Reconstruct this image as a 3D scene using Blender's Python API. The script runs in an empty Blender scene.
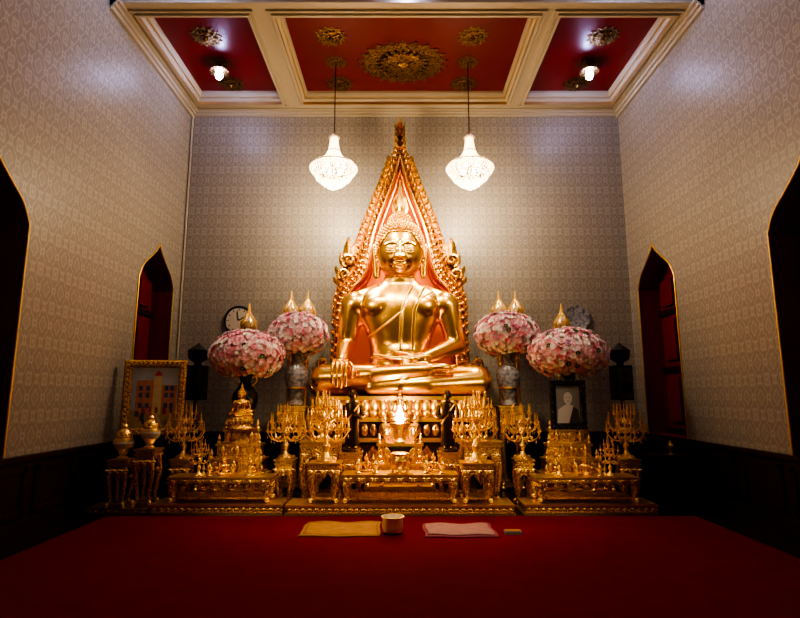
import bpy, bmesh, math, random
import numpy as np
from mathutils import Vector, Matrix
from mathutils.bvhtree import BVHTree
from mathutils.geometry import tessellate_polygon
random.seed(7)
S = bpy.context.scene
pi = math.pi
# ------------------------------------------------------------ materials
def nm(name):
    m = bpy.data.materials.new(name); m.use_nodes = True
    nt = m.node_tree
    return m, nt, nt.nodes['Principled BSDF']
def simple(name, col, rough=.5, metal=0, emis=None, es=0, var=.15, vscale=6, bump=0, bscale=40, coat=0):
    m, nt, b = nm(name)
    N = nt.nodes; L = nt.links
    tc = N.new('ShaderNodeTexCoord'); no = N.new('ShaderNodeTexNoise')
    no.inputs['Scale'].default_value = vscale; no.inputs['Detail'].default_value = 4
    L.new(tc.outputs['Object'], no.inputs['Vector'])
    mx = N.new('ShaderNodeMix'); mx.data_type = 'RGBA'
    mx.inputs[6].default_value = (*[c*(1-var) for c in col], 1)
    mx.inputs[7].default_value = (*[min(1, c*(1+var)) for c in col], 1)
    L.new(no.outputs['Fac'], mx.inputs[0]); L.new(mx.outputs[2], b.inputs['Base Color'])
    b.inputs['Roughness'].default_value = rough; b.inputs['Metallic'].default_value = metal
    if coat: b.inputs['Coat Weight'].default_value = coat
    if emis:
        b.inputs['Emission Color'].default_value = (*emis, 1); b.inputs['Emission Strength'].default_value = es
    if bump:
        n2 = N.new('ShaderNodeTexNoise'); n2.inputs['Scale'].default_value = bscale
        L.new(tc.outputs['Object'], n2.inputs['Vector'])
        bp = N.new('ShaderNodeBump'); bp.inputs['Strength'].default_value = bump; bp.inputs['Distance'].default_value = .01
        L.new(n2.outputs['Fac'], bp.inputs['Height']); L.new(bp.outputs['Normal'], b.inputs['Normal'])
    return m
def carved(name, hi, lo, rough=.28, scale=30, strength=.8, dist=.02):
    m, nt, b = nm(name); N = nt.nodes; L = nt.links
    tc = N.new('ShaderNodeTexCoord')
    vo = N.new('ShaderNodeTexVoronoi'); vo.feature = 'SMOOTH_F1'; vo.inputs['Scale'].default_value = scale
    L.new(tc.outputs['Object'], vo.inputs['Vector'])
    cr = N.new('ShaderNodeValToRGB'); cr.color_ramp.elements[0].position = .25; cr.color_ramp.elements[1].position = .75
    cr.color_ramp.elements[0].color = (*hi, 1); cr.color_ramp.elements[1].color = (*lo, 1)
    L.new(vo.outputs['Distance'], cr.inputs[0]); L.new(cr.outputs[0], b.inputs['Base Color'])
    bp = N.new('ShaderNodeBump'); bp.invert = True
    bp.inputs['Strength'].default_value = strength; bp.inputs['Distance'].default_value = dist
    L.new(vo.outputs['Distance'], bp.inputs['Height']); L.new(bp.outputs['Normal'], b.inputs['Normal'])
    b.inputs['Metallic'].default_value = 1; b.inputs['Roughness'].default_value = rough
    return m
GOLD = simple('polished_gold', (1.0, .56, .10), .27, 1, var=.04, vscale=3)
GOLDH = simple('hair_gold', (.95, .55, .12), .33, 1, var=.1)
GOLDC = carved('carved_gold', (1, .62, .15), (.36, .18, .03), .33, 26, .6, .02)  # second colour paints shade into the recesses of the carving
GOLDF = carved('fine_carved_gold', (1, .66, .18), (.30, .14, .025), .38, 55, .7, .012)  # recess shade put into the colour as the darker tone
GOLDP = simple('plain_gilding', (.97, .62, .17), .38, 1, var=.15, vscale=15, bump=.3, bscale=60)
GOLDD = carved('antique_gilding', (.30, .18, .06), (.05, .02, .007), .45, 30, .7, .02)  # dark bronze gilding, with recess shade painted in
BRONZE = simple('dark_bronze', (.10, .06, .03), .35, .9, var=.3)
ORANGE = simple('orange_lacquer_panel', (.72, .17, .025), .5, 0, var=.08, vscale=2)
REDC = simple('red_ceiling_lacquer', (.15, .004, .006), .3, 0, var=.12, vscale=1.5)
CREAM = simple('cream_plaster_trim', (.44, .38, .28), .5, 0, var=.05)
CREAMG = simple('gilded_trim_line', (.55, .38, .18), .4, .7, var=.05)
WOOD = simple('dark_red_wood', (.030, .008, .007), .45, 0, var=.4, vscale=4)
FLOORM = simple('dark_wood_floor', (.014, .006, .005), .35, 0, var=.4, vscale=3)
SHUT = simple('maroon_shutter', (.20, .008, .012), .5, 0, var=.25, vscale=2)
BLACK = simple('black_lacquer', (.012, .011, .011), .3, 0, var=.3)
CARPET = simple('red_carpet', (.17, .002, .007), .95, 0, var=.2, vscale=5, bump=.5, bscale=180)
CARPET.node_tree.nodes['Principled BSDF'].inputs['Specular IOR Level'].default_value = .12
PORC = carved('painted_porcelain', (.42, .42, .44), (.10, .12, .17), .2, 22, .05, .002)
PORC.node_tree.nodes['Principled BSDF'].inputs['Metallic'].default_value = 0
WHITE = simple('white_ceramic', (.62, .56, .45), .3, 0, var=.05)
PALEG = simple('pale_gold_lattice', (.80, .66, .42), .35, .7, var=.1)
PINK1 = simple('petal_pale_pink', (.97, .66, .70), .7, 0, var=.05)
PINK2 = simple('petal_rose', (.93, .42, .52), .7, 0, var=.08)
PETW = simple('petal_white', (.97, .91, .88), .7, 0, var=.03)
PETP = simple('petal_lilac', (.70, .45, .62), .7, 0, var=.1)
LEAF = simple('leaf_green', (.10, .18, .06), .6, 0, var=.3)
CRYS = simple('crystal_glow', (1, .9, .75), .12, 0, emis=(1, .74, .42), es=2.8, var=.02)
BULBW = simple('warm_bulb', (1, .9, .7), .3, 0, emis=(1, .70, .36), es=40, var=.0)
BULBC = simple('cool_bulb', (.9, .9, 1), .3, 0, emis=(.50, .52, 1), es=110, var=.0)
FLAME = simple('lamp_flame', (1, .8, .4), .3, 0, emis=(1, .62, .22), es=120, var=.0)
CANDLE = simple('gilded_candle', (.80, .52, .18), .35, .6, var=.05)
YMAT = simple('yellow_cloth', (.36, .17, .035), .85, 0, var=.35, vscale=14, bump=.4, bscale=80)
PMAT = simple('pink_cloth', (.32, .16, .15), .85, 0, var=.3, vscale=14, bump=.4, bscale=80)
PEDGE = simple('rose_trim_cloth', (.26, .05, .08), .85, 0, var=.2, vscale=14)
GREYP = simple('photo_grey', (.24, .24, .24), .4, 0, var=.3, vscale=5)
GREYL = simple('photo_light_grey', (.55, .53, .50), .4, 0, var=.1)
GREYD = simple('photo_dark_grey', (.06, .06, .06), .4, 0, var=.2)
SKYP = simple('painted_sky', (.50, .60, .68), .5, 0, var=.35, vscale=5)
BRICK = simple('painted_building', (.75, .32, .10), .5, 0, var=.45, vscale=9)
PGREEN = simple('painted_ground', (.55, .42, .16), .5, 0, var=.45, vscale=9)
PBLUE = simple('painted_window', (.08, .14, .40), .5, 0, var=.3, vscale=9)
PRED = simple('painted_red_figures', (.85, .08, .05), .5, 0, var=.4, vscale=9)
PCREAM = simple('painted_facade', (.85, .68, .40), .5, 0, var=.3, vscale=9)

def wallpaper():
    m, nt, b = nm('damask_wallpaper'); N = nt.nodes; L = nt.links
    tc = N.new('ShaderNodeTexCoord'); sp = N.new('ShaderNodeSeparateXYZ'); L.new(tc.outputs['Object'], sp.inputs[0])
    def M(op, a, c=None):
        n = N.new('ShaderNodeMath'); n.operation = op
        for i, v in enumerate((a, c)):
            if v is None: continue
            if isinstance(v, (int, float)): n.inputs[i].default_value = v
            else: L.new(v, n.inputs[i])
        return n.outputs[0]
    u = M('ADD', sp.outputs[0], sp.outputs[1])
    A = M('MULTIPLY', u, 2*pi/.27); B = M('MULTIPLY', sp.outputs[2], 2*pi/.42)
    cA = M('COSINE', A); cB = M('COSINE', B); c3 = M('COSINE', M('MULTIPLY', A, 3)); c4 = M('COSINE', M('MULTIPLY', B, 3))
    f = M('ADD', M('ADD', cA, cB), M('MULTIPLY', M('MULTIPLY', c3, c4), .30))
    g = M('ADD', M('MULTIPLY', f, .21), .5)
    cr = N.new('ShaderNodeValToRGB'); cr.color_ramp.interpolation = 'EASE'
    e = cr.color_ramp.elements
    e[0].position = 0; e[0].color = (1, 1, 1, 1); e[1].position = 1; e[1].color = (1, 1, 1, 1)
    for p, v in [(.12, .15), (.2, .8), (.3, .0), (.44, .05), (.5, 1), (.56, .05), (.70, .0), (.80, .8), (.88, .15)]:
        x = e.new(p); x.color = (v, v, v, 1)
    L.new(g, cr.inputs[0])
    mx = N.new('ShaderNodeMix'); mx.data_type = 'RGBA'
    mx.inputs[6].default_value = (.265, .238, .20, 1); mx.inputs[7].default_value = (.39, .355, .305, 1)
    L.new(cr.outputs[0], mx.inputs[0]); L.new(mx.outputs[2], b.inputs['Base Color'])
    rr = N.new('ShaderNodeMapRange'); rr.inputs[3].default_value = .46; rr.inputs[4].default_value = .34
    L.new(cr.outputs[0], rr.inputs[0]); L.new(rr.outputs[0], b.inputs['Roughness'])
    bp = N.new('ShaderNodeBump'); bp.inputs['Strength'].default_value = .2; bp.inputs['Distance'].default_value = .005
    L.new(cr.outputs[0], bp.inputs['Height']); L.new(bp.outputs['Normal'], b.inputs['Normal'])
    return m
WALLP = wallpaper()

# ------------------------------------------------------------ mesh builder
class MB:
    def __init__(s): s.v = []; s.f = []; s.m = []; s.mats = []
    def mi(s, mat):
        if mat not in s.mats: s.mats.append(mat)
        return s.mats.index(mat)
    def add(s, vs, fs, mat, T=None):
        o = len(s.v); i = s.mi(mat)
        if T is not None: vs = [tuple(T @ Vector(p)) for p in vs]
        s.v.extend([tuple(p) for p in vs])
        for f in fs: s.f.append(tuple(k+o for k in f)); s.m.append(i)
    def box(s, x0, x1, y0, y1, z0, z1, mat):
        vs = [(x, y, z) for x in (x0, x1) for y in (y0, y1) for z in (z0, z1)]
        s.add(vs, [(0, 1, 3, 2), (4, 6, 7, 5), (0, 4, 5, 1), (2, 3, 7, 6), (0, 2, 6, 4), (1, 5, 7, 3)], mat)
    def lathe(s, prof, c, mat, seg=20, sx=1, sy=1, T=None):
        vs = []; fs = []; n = len(prof)
        for r, z in prof:
            for k in range(seg):
                a = 2*pi*k/seg; vs.append((c[0]+r*sx*math.cos(a), c[1]+r*sy*math.sin(a), c[2]+z))
        for j in range(n-1):
            for k in range(seg):
                k2 = (k+1) % seg; fs.append((j*seg+k, j*seg+k2, (j+1)*seg+k2, (j+1)*seg+k))
        fs.append(tuple(range(seg-1, -1, -1))); fs.append(tuple((n-1)*seg+k for k in range(seg)))
        s.add(vs, fs, mat, T)
    def ell(s, c, r, mat, nu=14, nv=9, R=None):
        if isinstance(r, (int, float)): r = (r, r, r)
        vs = []; fs = []
        for j in range(1, nv):
            ph = pi*j/nv
            for i in range(nu):
                th = 2*pi*i/nu
                p = Vector((r[0]*math.sin(ph)*math.cos(th), r[1]*math.sin(ph)*math.sin(th), r[2]*math.cos(ph)))
                if R is not None: p = R @ p
                vs.append(tuple(p+Vector(c)))
        t = Vector((0, 0, r[2])); bt = Vector((0, 0, -r[2]))
        if R is not None: t = R @ t; bt = R @ bt
        vs.append(tuple(t+Vector(c))); vs.append(tuple(bt+Vector(c)))
        T = len(vs)-2; B = T+1
        for j in range(nv-2):
            for i in range(nu):
                i2 = (i+1) % nu; fs.append((j*nu+i, (j+1)*nu+i, (j+1)*nu+i2, j*nu+i2))
        for i in range(nu):
            i2 = (i+1) % nu; fs.append((T, i, i2)); fs.append((B, (nv-2)*nu+i2, (nv-2)*nu+i))
        s.add(vs, fs, mat)
    def octa(s, c, r, h, mat):
        x, y, z = c
        s.add([(x, y, z+h), (x, y, z-h), (x+r, y, z), (x, y+r, z), (x-r, y, z), (x, y-r, z)],
              [(0, 2, 3), (0, 3, 4), (0, 4, 5), (0, 5, 2), (1, 3, 2), (1, 4, 3), (1, 5, 4), (1, 2, 5)], mat)
    def tube(s, path, rad, mat, seg=8, flat=1.0, up=None):
        P = [Vector(p) for p in path]; n = len(P)
        if isinstance(rad, (int, float)): rad = [rad]*n
        vs = []; fs = []; N0 = None
        for j in range(n):
            t = (P[min(j+1, n-1)]-P[max(j-1, 0)])
            if t.length < 1e-9: t = Vector((0, 0, 1))
            t.normalize()
            if N0 is None:
                a = Vector((0, 1, 0)) if abs(t.y) < .9 else Vector((1, 0, 0))
                N0 = (a-t*a.dot(t)).normalized()
            else: N0 = (N0-t*N0.dot(t)).normalized()
            B = t.cross(N0)
            for k in range(seg):
                a = 2*pi*k/seg
                vs.append(tuple(P[j]+N0*math.cos(a)*rad[j]*flat+B*math.sin(a)*rad[j]))
        for j in range(n-1):
            for k in range(seg):
                k2 = (k+1) % seg; fs.append((j*seg+k, j*seg+k2, (j+1)*seg+k2, (j+1)*seg+k))
        fs.append(tuple(range(seg-1, -1, -1))); fs.append(tuple((n-1)*seg+k for k in range(seg)))
        s.add(vs, fs, mat)
    def leaf(s, x, z, ang, L, W, bend, y, th, mat, n=7):
        vs = []; fs = []; px, pz = x, z
        for j in range(n+1):
            t = j/n; a = ang+bend*t*t
            w = W*.5*(math.sin(pi*min(1, .18+.82*t)**.8)) if j < n else 0
            nx, nz = -math.sin(a), math.cos(a)
            vs += [(px+nx*w, y, pz+nz*w), (px, y-th*(1-.6*t), pz), (px-nx*w, y, pz-nz*w)]
            px += math.cos(a)*L/n; pz += math.sin(a)*L/n
        for j in range(n):
            o = j*3
            fs += [(o, o+1, o+4, o+3), (o+1, o+2, o+5, o+4), (o, o+3, o+5, o+2)]
        s.add(vs, fs, mat)
    def prism(s, poly, y0, y1, mat):   # polygon in xz extruded along y
        n = len(poly)
        vs = [(x, y0, z) for x, z in poly]+[(x, y1, z) for x, z in poly]
        tr = tessellate_polygon([[Vector((x, z, 0)) for x, z in poly]])
        fs = [tuple(t) for t in tr]+[tuple(n+k for k in reversed(t)) for t in tr]
        fs += [(k, (k+1) % n, n+(k+1) % n, n+k) for k in range(n)]
        s.add(vs, fs, mat)
    def obj(s, name, loc=(0, 0, 0), smooth=True, ang=38, bevel=0, rz=0):
        me = bpy.data.meshes.new(name); me.from_pydata(s.v, [], s.f); me.update()
        for m in s.mats: me.materials.append(m)
        me.polygons.foreach_set('material_index', s.m)
        bm = bmesh.new(); bm.from_mesh(me); bmesh.ops.recalc_face_normals(bm, faces=bm.faces); bm.to_mesh(me); bm.free()
        if smooth:
            me.polygons.foreach_set('use_smooth', [True]*len(me.polygons)); me.set_sharp_from_angle(angle=math.radians(ang))
        ob = bpy.data.objects.new(name, me); S.collection.objects.link(ob); ob.location = loc; ob.rotation_euler[2] = rz
        if bevel:
            b = ob.modifiers.new('bevel', 'BEVEL'); b.width = bevel; b.segments = 2; b.limit_method = 'ANGLE'
        return ob
def copy(ob, loc, name=None, scale=1, rz=None):
    o = bpy.data.objects.new(name or ob.name.split('.')[0], ob.data); S.collection.objects.link(o)
    o.location = loc; o.scale = (scale,)*3 if isinstance(scale, (int, float)) else scale
    if rz is not None: o.rotation_euler[2] = rz
    return o
def lerp(a, b, t): return a+(b-a)*t
def catmull(P, k=8):
    out = []; n = len(P)
    for i in range(n-1):
        p0 = P[max(i-1, 0)]; p1 = P[i]; p2 = P[i+1]; p3 = P[min(i+2, n-1)]
        for j in range(k):
            t = j/k
            out.append(tuple(.5*((2*b)+(-a+c)*t+(2*a-5*b+4*c-d)*t*t+(-a+3*b-3*c+d)*t**3) for a, b, c, d in zip(p0, p1, p2, p3)))
    out.append(tuple(P[-1])); return out

# ------------------------------------------------------------ room
XL, XR, YB, YF, ZB, ZT, ZC = -4.17, 4.37, 10.0, -2.5, 7.13, 7.34, 7.9
ZW = .84
def arch_pts(yc, hw=.65, zs=3.38, za=4.08, zb=ZW):
    pts = [(yc-hw, zb), (yc-hw, zs)]
    cur = catmull([(yc-hw, zs), (yc-hw*.80, zs+.22), (yc-hw*.42, zs+.42), (yc-hw*.13, zs+.58), (yc, za)], 6)
    pts += cur[1:]
    pts += [(2*yc-y, z) for y, z in reversed(cur[:-1])]
    pts += [(yc+hw, zb)]
    return pts
wins = {'left': [9.0, 5.14, 1.4], 'right': [8.98, 5.48, 1.75]}
for side, xw, sg in (('left', XL, -1), ('right', XR, 1)):
    mb = MB()
    ys = sorted(wins[side]); poly = [(YF, ZW)]
    for yc in ys: poly += arch_pts(yc)
    poly += [(YB, ZW), (YB, ZC), (YF, ZC)]
    tr = tessellate_polygon([[Vector((y, z, 0)) for y, z in poly]])
    mb.add([(xw, y, z) for y, z in poly], [tuple(t) for t in tr], WALLP)
    mb.obj('wall_'+side, smooth=False)
    for n, yc in enumerate(wins[side]):
        w = MB(); a = arch_pts(yc); d = .38*sg
        k = len(a)
        w.add([(xw, y, z) for y, z in a]+[(xw+d, y, z) for y, z in a], [(i, (i+1) % k, k+(i+1) % k, k+i) for i in range(k)], SHUT)
        tr = tessellate_polygon([[Vector((y, z, 0)) for y, z in a]])
        w.add([(xw+d, y, z) for y, z in a], [tuple(t) for t in tr], SHUT)
        w.tube([(xw-.008*sg, y, z) for y, z in a], .014, GOLDP, 8)
        xs = sorted((xw+d*.99, xw+d*.86))
        w.box(xs[0], xs[1], yc-.03, yc+.03, ZW, 3.9, WOOD)
        for z in (ZW+.02, 1.9, 2.9): w.box(xs[0], xs[1], yc-.65, yc+.65, z, z+.08, WOOD)
        for z0, z1 in ((1.05, 1.8), (2.1, 2.8), (3.05, 3.5)):
            for s2 in (-1, 1):
                yy = sorted((yc+s2*.12, yc+s2*.52)); w.box(xs[0], xs[1], yy[0], yy[1], z0, z1, SHUT)
        w.obj('window_%d' % (n+1+(3 if side == 'right' else 0)), smooth=False)
    wb = MB(); x0, x1 = sorted((xw, xw-.05*sg))
    wb.box(x0, x1, YF, YB, 0, ZW-.05, WOOD)
    x0, x1 = sorted((xw+.02*sg, xw-.09*sg)); wb.box(x0, x1, YF, YB, ZW-.05, ZW, WOOD)
    wb.box(x0, x1, YF, YB, 0, .14, WOOD)
    x0, x1 = sorted((xw, xw-.07*sg))
    y = YF+.15
    while y < YB-.8:
        wb.box(x0, x1, y, y+.72, .2, .26, WOOD); wb.box(x0, x1, y, y+.72, .66, .72, WOOD)
        wb.box(x0, x1, y, y+.06, .2, .72, WOOD); wb.box(x0, x1, y+.66, y+.72, .2, .72, WOOD); y += .86
    wb.obj('baseboard_'+side, smooth=False)
def quad(name, vs, mat):
    mb = MB(); mb.add(vs, [(0, 1, 2, 3)], mat); return mb.obj(name, smooth=False)
quad('wall_back', [(XL, YB, 0), (XR, YB, 0), (XR, YB, ZC), (XL, YB, ZC)], WALLP)
quad('wall_front', [(XL, YF, 0), (XR, YF, 0), (XR, YF, ZC), (XL, YF, ZC)], WALLP)
quad('floor', [(XL, YF, 0), (XR, YF, 0), (XR, YB, 0), (XL, YB, 0)], FLOORM)
wb = MB(); wb.box(XL, XR, YB-.06, YB, 0, ZW, WOOD); wb.obj('baseboard_back', smooth=False)
tr = MB(); tr.tube([(XL+.03, YB-.03, ZW), (XL+.03, YB-.03, ZB)], .02, CREAM); tr.obj('trim_1')
# ceiling with coffers
cof = [(-3.95, -2.27), (-1.90, 2.10), (2.39, 4.14)]
Y0, Y1 = 7.22, 9.70
c = MB()
xs = [XL]+[v for p in cof for v in p]+[XR]
for i in range(0, len(xs), 2): c.box(xs[i], xs[i+1], Y0, Y1, ZB, ZB+.5, CREAM)
c.box(XL, XR, Y1, YB, ZB, ZB+.5, CREAM)
c.box(XL, XR, 6.98, Y0, ZB, ZC, CREAM)
c.box(XL, XR, 6.93, 6.98, ZB+.06, ZB+.12, CREAM); c.box(XL, XR, 6.90, 6.98, ZB+.22, ZB+.3, CREAM)
for x0, x1 in cof:
    st = [(-.09, -.0), (-.09, -.03), (-.055, -.03), (-.055, -.008), (-.02, -.008), (-.02, -.045), (.02, -.045), (.02, .02), (.045, .05), (.045, .09), (.075, .09), (.10, .15), (.10, .20)]
    rings = [[(x0+a, Y0+a, ZB+z), (x1-a, Y0+a, ZB+z), (x1-a, Y1-a, ZB+z), (x0+a, Y1-a, ZB+z)] for a, z in st]
    for k, (r0, r1) in enumerate(zip(rings, rings[1:])):
        m = CREAMG if k in (6, 9) else CREAM
        c.add(r0+r1, [(i, (i+1) % 4, 4+(i+1) % 4, 4+i) for i in range(4)], m)
    c.box(x0+.09, x1-.09, Y0+.09, Y1-.09, ZT-.01, ZT+.05, REDC)
for xw, sg in ((XL, 1), (XR, -1)):
    for a, h in ((.05, .16), (.09, .1), (.14, .05)):
        x0, x1 = sorted((xw, xw+a*sg)); c.box(x0, x1, 6.9, YB, ZB-h+.0, ZB, CREAM)
for a, h in ((.05, .12), (.09, .07), (.13, .035)): c.box(XL, XR, YB-a, YB, ZB-h, ZB, CREAM)
c.box(XL, XR, YF, 6.98, ZC, ZC+.1, CREAM)
c.obj('ceiling', smooth=False)

def rosette(r, n=16):
    m = MB()
    for ring, (rr, L, k) in enumerate(((r*.45, r*.55, n), (r*.22, r*.42, n-4), (0.02, r*.3, 8))):
        for i in range(k):
            a = 2*pi*i/k+ring*.2
            t = MB(); t.leaf(0, 0, 0, L, 2*pi*max(rr, .08*r)/k*1.6+.02, 0, 0, .02+.02*ring, GOLDD, 5)
            T = Matrix.Rotation(a, 4, 'Z') @ Matrix.Translation((rr, 0, -.01-.015*ring)) @ Matrix.Rotation(pi/2, 4, 'X') @ Matrix.Scale(-1, 4, (0, 1, 0))
            m.add(t.v, t.f, GOLDD, T)
    m.lathe([(0.01, 0), (r*.5, 0), (r*.5, -.02), (r*.4, -.035), (.01, -.035)], (0, 0, 0), GOLDD, 24)
    m.lathe([(r*.14, 0), (r*.16, -.05), (r*.1, -.08), (.005, -.1)], (0, 0, 0), GOLDD, 16)
    return m
ZR = ZT-.01
big = rosette(.66, 22)
for k in range(22):   # pointed acanthus tips
    a = 2*pi*k/22
    t = MB(); t.leaf(0, 0, 0, .26, .15, 0, 0, .035, GOLDD, 5)
    T = Matrix.Rotation(a+.14, 4, 'Z') @ Matrix.Translation((.48, 0, -.012)) @ Matrix.Rotation(pi/2, 4, 'X') @ Matrix.Scale(-1, 4, (0, 1, 0))
    big.add(t.v, t.f, GOLDD, T)
ctr = big.obj('ceiling_rosette', (.05, 8.72, ZR)); ctr.scale = (1.10, .86, 1)
sm = rosette(.27, 14).obj('ceiling_rosette', (-1.14, 8.0, ZR))
for p in ((-1.14, 9.35), (1.2, 8.0), (1.2, 9.35), (-3.2, 8.0), (-3.2, 9.35), (3.35, 8.0), (3.35, 9.35)): copy(sm, (*p, ZR), 'ceiling_rosette')
for p in ((-1.14, 8.7), (1.2, 8.7), (-3.2, 8.7), (3.35, 8.7)): copy(sm, (*p, ZR), 'ceiling_rosette', .75)

def chandelier(drop):
    m = MB()
    m.tube([(0, 0, drop), (0, 0, .92)], .010, BRONZE, 6)
    m.lathe([(.02, .97), (.05, .95), (.06, .90), (.10, .88), (.10, .86), (.03, .84)], (0, 0, 0), PALEG, 16)
    prof = catmull([(.06, .88), (.07, .75), (.105, .60), (.19, .46), (.36, .36)], 5)
    for k in range(26):
        a = 2*pi*k/26
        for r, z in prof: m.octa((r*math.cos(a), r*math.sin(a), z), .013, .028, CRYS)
    for rr, z in ((.10, .62), (.38, .35), (.30, .20), (.20, .09)):
        P = [(rr*math.cos(2*pi*k/32), rr*math.sin(2*pi*k/32), z) for k in range(33)]
        m.tube(P, .012, PALEG, 6)
    for rr, z, n in ((.40, .30, 36), (.37, .25, 34), (.31, .17, 30), (.29, .13, 28), (.21, .06, 20), (.16, .02, 16), (.09, -.02, 10)):
        for k in range(n):
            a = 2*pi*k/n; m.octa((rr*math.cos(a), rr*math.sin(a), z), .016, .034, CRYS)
    for k in range(12):
        a = 2*pi*k/12
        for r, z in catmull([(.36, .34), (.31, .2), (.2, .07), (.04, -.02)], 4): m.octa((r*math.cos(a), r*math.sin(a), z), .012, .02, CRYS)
    for k in range(6):
        a = 2*pi*k/6; m.ell((.17*math.cos(a), .17*math.sin(a), .30), (.035, .035, .05), BULBW, 8, 6)
    m.ell((0, 0, -.05), .03, CRYS, 8, 6)
    return m
def point(name, loc, col, w, r=.1):
    l = bpy.data.lights.new(name, 'POINT'); l.energy = w; l.color = col; l.shadow_soft_size = r
    o = bpy.data.objects.new(name, l); S.collection.objects.link(o); o.location = loc; return o
WARM = (1, .80, .54); COOL = (.45, .54, 1)
c1 = chandelier(7.33-5.03).obj('crystal_chandelier', (-1.14, 8.7, 5.03), smooth=False)
c2 = copy(c1, (1.2, 8.7, 5.03))
c3 = chandelier(7.9-5.3).obj('crystal_chandelier', (-1.3, 3.6, 5.3), smooth=False); copy(c3, (1.4, 3.6, 5.3))  # front pair added out of view, to light the room
for x in (-1.14, 1.2): point('chandelier_light', (x, 8.80, 4.88), WARM, 165, .25)
for x in (-1.3, 1.4): point('chandelier_light', (x, 3.6, 5.1), WARM, 10, .3)  # fill from the added front pair
def bulbfix():
    m = MB()
    m.lathe([(.03, 0), (.09, -.02), (.05, -.05), (.03, -.12)], (0, 0, 0), GOLDD, 14)
    m.ell((0, 0, -.19), (.065, .065, .08), BULBC, 12, 8)
    m.lathe([(.05, -.10), (.16, -.12), (.17, -.13), (.06, -.12)], (0, 0, 0), GOLDD, 18)
    return m
b1 = bulbfix().obj('ceiling_bulb_lamp', (-3.2, 8.7, 7.27)); copy(b1, (3.35, 8.7, 7.27))
for x in (-3.2, 3.35): point('bulb_light', (x, 8.7, 6.95), COOL, 10, .06)
for x in (-3.1, 3.3):
    copy(b1, (x, 6.1, ZC)); point('bulb_light', (x, 6.1, 7.55), COOL, 32, .12)
copy(b1, (.1, 6.86, ZB+.3))
def spot(loc, tgt, w, ang, r=.2, col=(1, .80, .54), blend=.8):
    l = bpy.data.lights.new('spot_light', 'SPOT'); l.energy = w; l.color = col; l.spot_size = math.radians(ang); l.spot_blend = blend; l.shadow_soft_size = r
    o = bpy.data.objects.new('spot_light', l); S.collection.objects.link(o); o.location = loc
    q = (Vector(tgt)-Vector(loc)).to_track_quat('-Z', 'Y'); o.rotation_euler = q.to_euler()
    return q
spm = MB(); spm.lathe([(.02, .3), (.10, .3), (.14, .25), (.14, .02), (.15, .0), (.13, .02), (.02, .05)], (0, 0, 0), BLACK, 18)
spo = None
for loc, tgt, w, ang in (((-1.6, 5.0, 7.45), (-.1, 9.0, 3.3), 1050, 30), ((1.8, 5.0, 7.45), (.1, 9.0, 3.3), 1050, 30), ((.1, 4.6, 7.45), (0, 7.6, .6), 650, 50),
                         ((-3.9, 3.9, 4.6), (0, 8.8, 3.4), 600, 22), ((4.1, 3.9, 4.6), (0, 8.8, 3.4), 600, 22),  # unseen wall spots, added to brighten the Buddha's face
                         ((-3.0, 4.6, 7.45), (-2.1, 8.6, 2.0), 480, 18), ((3.2, 4.6, 7.45), (2.25, 8.6, 2.0), 480, 18),  # unseen ceiling spots, added to brighten the flowers
                         ((-3.9, 3.6, 2.9), (-.6, 7.6, .7), 230, 46), ((4.1, 3.6, 2.9), (.6, 7.6, .7), 230, 46)):  # unseen low wall spots, added to lift the altar fronts
    q = spot(loc, tgt, w, ang)
    if spo is None: spo = spm.obj('ceiling_spotlight')
    else: spo = copy(spo, (0, 0, 0), 'ceiling_spotlight' if loc[2] > 6 else 'wall_spotlight')
    spo.location = Vector(loc)-(q @ Vector((0, 0, -1)))*.02; spo.rotation_euler = q.to_euler()
    b = MB()
    if loc[2] > 6: b.tube([(loc[0], loc[1]-.1, loc[2]+.15), (loc[0], loc[1]-.1, ZC)], .02, BLACK)
    else: b.tube([(loc[0], loc[1]-.2, loc[2]+.05), (XL if loc[0] < 0 else XR, loc[1]-.2, loc[2]+.05)], .02, BLACK)  # bracket for an added wall spot
    b.obj('spotlight_bracket')

# ------------------------------------------------------------ Buddha
def capsule(m, pts, rad, mat, seg=18):
    P = [Vector(p) for p in pts]
    path = []; rr = []
    for i in range(len(P)-1):
        for j in range(8):
            t = j/8; path.append(P[i].lerp(P[i+1], t)); rr.append(lerp(rad[i], rad[i+1], t))
    path.append(P[-1]); rr.append(rad[-1])
    m.tube(path, rr, mat, seg)
    for p, r in zip(P, rad): m.ell(p, r, mat, 18, 12)
body = MB()
secs = [(.10, .66, .46), (.3, .60, .42), (.55, .51, .36), (.78, .48, .33), (1.0, .53, .35), (1.25, .62, .38), (1.46, .68, .38), (1.62, .69, .34), (1.73, .62, .29), (1.81, .49, .25), (1.88, .35, .22), (1.95, .27, .21), (2.05, .24, .20), (2.35, .23, .20)]
sec2 = catmull(secs, 5)
seg = 48; vs = []; fs = []
for z, rx, ry in sec2:
    for k in range(seg):
        a = 2*pi*k/seg; vs.append((rx*math.cos(a), ry*math.sin(a)-.02*(z > 1.9), z))
for j in range(len(sec2)-1):
    for k in range(seg):
        k2 = (k+1) % seg; fs.append((j*seg+k, j*seg+k2, (j+1)*seg+k2, (j+1)*seg+k))
fs += [tuple(range(seg-1, -1, -1)), tuple((len(sec2)-1)*seg+k for k in range(seg))]
body.add(vs, fs, GOLD)
for s in (-1, 1):
    body.ell((s*.29, -.200, 1.47), (.31, .165, .23), GOLD, 24, 16)
    body.ell((s*.71, 0, 1.53), (.21, .22, .24), GOLD, 24, 16)
    capsule(body, [(s*.30, 0, 1.78), (s*.69, 0, 1.63)], [.13, .14], GOLD)
body.ell((0, -.17, .64), (.38, .22, .30), GOLD, 24, 16)
capsule(body, [(-.76, 0, 1.52), (-.86, .02, .84)], [.205, .16], GOLD)
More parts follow.
